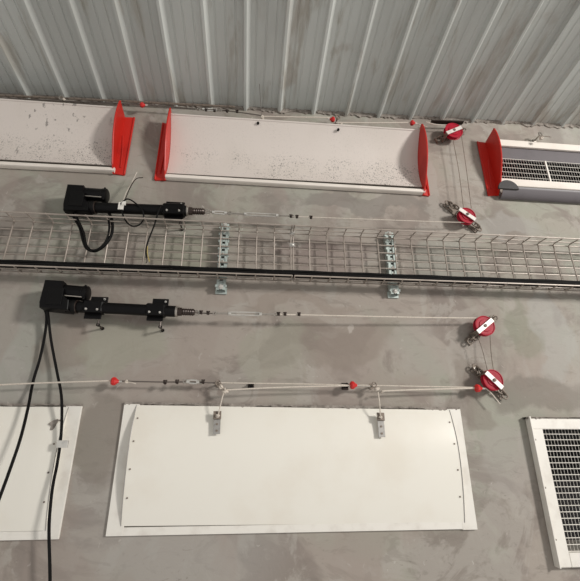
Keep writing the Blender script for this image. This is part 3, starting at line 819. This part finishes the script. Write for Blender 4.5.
# lower actuator rope
ropeclip('dark grip at the lower actuator rod end', (201, 313, d)); ropeclip('dark grip next to the lower actuator long turnbuckle', (208, 313.5, d))
line('short steel cable joining the lower actuator to its turnbuckle', [(195, 312.6, d), (205, 313.2, d), (215, 313.5, d)], .003, 'cablewire', 'steel_cable', 'cable', 'steel cables')
turnbuckle('long turnbuckle on the lower actuator rope', (213, 313.2), (277, 314.4), d)
for i, (x, y) in enumerate(((278.5, 314.5), (285, 314.6), (299, 314.8))):
    ropeclip('dark grip on the lower actuator rope, %s of three' % ('left', 'middle', 'right')[i], (x, y, d))
line('straight white rope from the lower turnbuckle to the middle pulley', [(276, 314.4, d), (340, 315.8, .072), (420, 317.5, .062), (481, 318.2, .055)], .0036, 'rope', 'rope', 'rope', 'white ropes')
line('thin cable between the two lower pulleys, left strand', [(478, 337, .055), (483, 352, .055), (487.5, 371, .055)], .0016, 'rust', 'pulley_cable', 'cable', 'cables between the lower pulleys')
line('thin cable between the two lower pulleys, right strand', [(490, 334, .055), (491, 352, .055), (493.5, 370.5, .055)], .0016, 'rust', 'pulley_cable', 'cable', 'cables between the lower pulleys')

# bottom line
dl = .05
line('white rope from the left edge to the lower left red clamp', [(-12, 385.5, dl), (30, 383.4, dl), (80, 381.8, dl), (110, 380.8, dl)], .0034, 'rope', 'rope', 'rope', 'white ropes')
clamp('red clamp on the bottom rope, left above the gap between covers', (114.5, 381.3, dl), 1)
ropeknot('tiny white knot right of the lower left red clamp', (126.5, 381.6, dl), .55)
line('rope tail dangling from the tiny knot by the left clamp', [(126, 381.5, dl), (131, 382.4, dl), (136, 383.8, dl)], .002, 'rope', 'rope_tail', 'rope')
line('steel cable on the bottom line before the first knot', [(118, 381, dl), (160, 382, dl), (190, 382, dl), (216, 383, dl)], .0028, 'cablewire', 'steel_cable', 'cable', 'steel cables')
turnbuckle('turnbuckle on the bottom line, left of the first hanging strap', (183, 381.2), (203, 382.2), dl)
for i, (x, y) in enumerate(((165, 382.8), (177, 382.4), (203, 382.3))):
    ropeclip('dark grip on the bottom cable, %s of three' % ('left', 'middle', 'right')[i], (x, y, dl))
anchor('eye bolt at the first bottom knot', (218, 383, dl), .8, 'rust')
ropeknot('white knot at the eye bolt, left of the bottom line', (221, 386.5, dl + .008), .75)
ropeknot('second white knot, just below the left eye bolt', (225, 391, dl + .01), .95)
line('upper long white rope along the bottom line', [(219, 382.8, dl), (300, 384, dl), (400, 386, dl), (478, 387.5, dl)], .0026, 'rope', 'rope', 'rope', 'white ropes')
line('lower white rope from the left knot to the black wall anchor', [(227, 390, dl + .01), (270, 387.8, dl + .01), (310, 386.6, dl + .01), (350, 385.6, dl + .01)], .0034, 'rope', 'rope', 'rope', 'white ropes')
def blackanchor(label, p, s=1.0):
    c = P(*p); root = thing('wall_anchor', label, 'wall anchor', Vector((c.x, 0, c.z)), 'black wall anchors')
    m = MB(); m.box(Vector((c.x, -.004, c.z)), .013 * s, .003, .013 * s); m.build('plate', 'rod', root)
    m = MB(); m.tube([Vector((c.x, -.004, c.z)), c], .006 * s, 8); m._lathe(c, Vector((0, -1, 0)), [(0, .010 * s), (.006, .010 * s)], 6); m.build('bolt', 'blackmatt', root)
blackanchor('small black wall anchor under the bottom rope, right of the left knots', (251, 385.5, .02))
blackanchor('small black wall anchor behind the bottom centre red clamp', (346.5, 385.5, .035), 1.15)
clamp('red clamp on the bottom line by the black anchor, over the cover', (353, 385.2, dl + .008), 1)
line('white cord from the bottom centre clamp to the second eye bolt', [(357, 385.6, dl), (366, 386.5, dl), (374, 386.5, dl)], .0032, 'steel', 'cord', 'cord')
anchor('eye bolt at the second bottom knot', (374, 385, dl), .85, 'rust')
ropeknot('pale knot under the second eye bolt', (377, 388.5, dl + .008), .85)
ropeknot('small white knot at the start of the right bottom rope', (382.5, 391.3, dl + .008), .5)
line('lower white rope from the right knot to the red clamp by the pulley', [(384, 391, dl), (420, 389.6, dl), (476, 388.2, dl)], .0036, 'rope', 'rope', 'rope', 'white ropes')
clamp('red clamp beside the lowest pulley', (478, 388.3, dl + .004), 1, 1.05)
line('rope tail hanging right of the lowest pulley clamp', [(482, 388, dl), (486, 388.6, dl), (491, 393, dl), (500, 404, dl)], .0030, 'rope', 'rope_tail', 'rope')
def strap(label, slabel, klabel, knot, top, bot, d=.044):
    a, b = P(*top, d), P(*bot, d + .012); u = (b - a).normalized(); w = Vector((0, -1, 0)).cross(u).normalized(); L = (b - a).length
    root = thing('strap_clip', label, 'strap clip', b, 'hanging strap clips')
    c = (a + b) / 2; nn = u.cross(w).normalized()
    m = MB(); m.box(c, u * (L / 2), nn * .0018, w * .014); m.build('strap', 'plategrey', root)
    m = MB(); m.box(a + u * .012 + nn * (-.006 if nn.y > 0 else .006), u * .016, nn * .003, w * .016); hk = m.build('hook', 'rust', root)
    for t in (.55, .85):
        m = MB(); q = a + u * L * t; m._lathe(q + Vector((0, -.001, 0)), Vector((0, -1, 0)), [(0, .0045), (.003, .0045)], 10); m.build('hole_rim', 'rust', root)
    ropeknot(klabel, (top[0] + .3, top[1] + 3, d + .016), .62)
    tag(MB().tube(spline([P(*knot, .06), P((knot[0] + top[0]) / 2 + .5, (knot[1] + top[1]) / 2, .066), P(top[0] + .6, top[1] + 3, d + .014)]), .0026, 6).build('hanging_cord', 'rope'), slabel, 'cord', 'cords holding the strap clips')
strap('grey perforated strap clip hanging on the wide cover, left one', 'short cord holding the left strap clip', 'white knot on top of the left strap clip', (224, 391), (217.5, 412.5), (216.5, 434))
strap('grey perforated strap clip hanging on the wide cover, right one', 'short cord holding the right strap clip', 'pale knot on top of the right strap clip', (378, 392), (380, 414), (382, 437))

# ------------------------------------------------------------------ light
w = bpy.data.worlds.new('hall_light'); sc.world = w; w.use_nodes = True
bg = w.node_tree.nodes['Background']; bg.inputs[0].default_value = (1.0, .975, .94, 1); bg.inputs[1].default_value = .56
def area(name, loc, tgt, size, power, col):
    l = bpy.data.lights.new(name, 'AREA'); l.size = size; l.energy = power; l.color = col
    o = bpy.data.objects.new(name, l); COL.objects.link(o); o.location = loc
    o.rotation_euler = (Vector(tgt) - Vector(loc)).to_track_quat('-Z', 'Y').to_euler(); return o
area('side_daylight', (5.0, -4.4, 3.65), (.4, 0, 2.3), .8, 340, (1, .965, .92))
sc.view_settings.view_transform = 'Standard'; sc.view_settings.look = 'None'
sc.view_settings.gamma = 1; sc.view_settings.use_curve_mapping = False
sc.view_settings.exposure = 0.0
for o in list(bpy.data.objects):
    if '_o' in o: del o['_o']
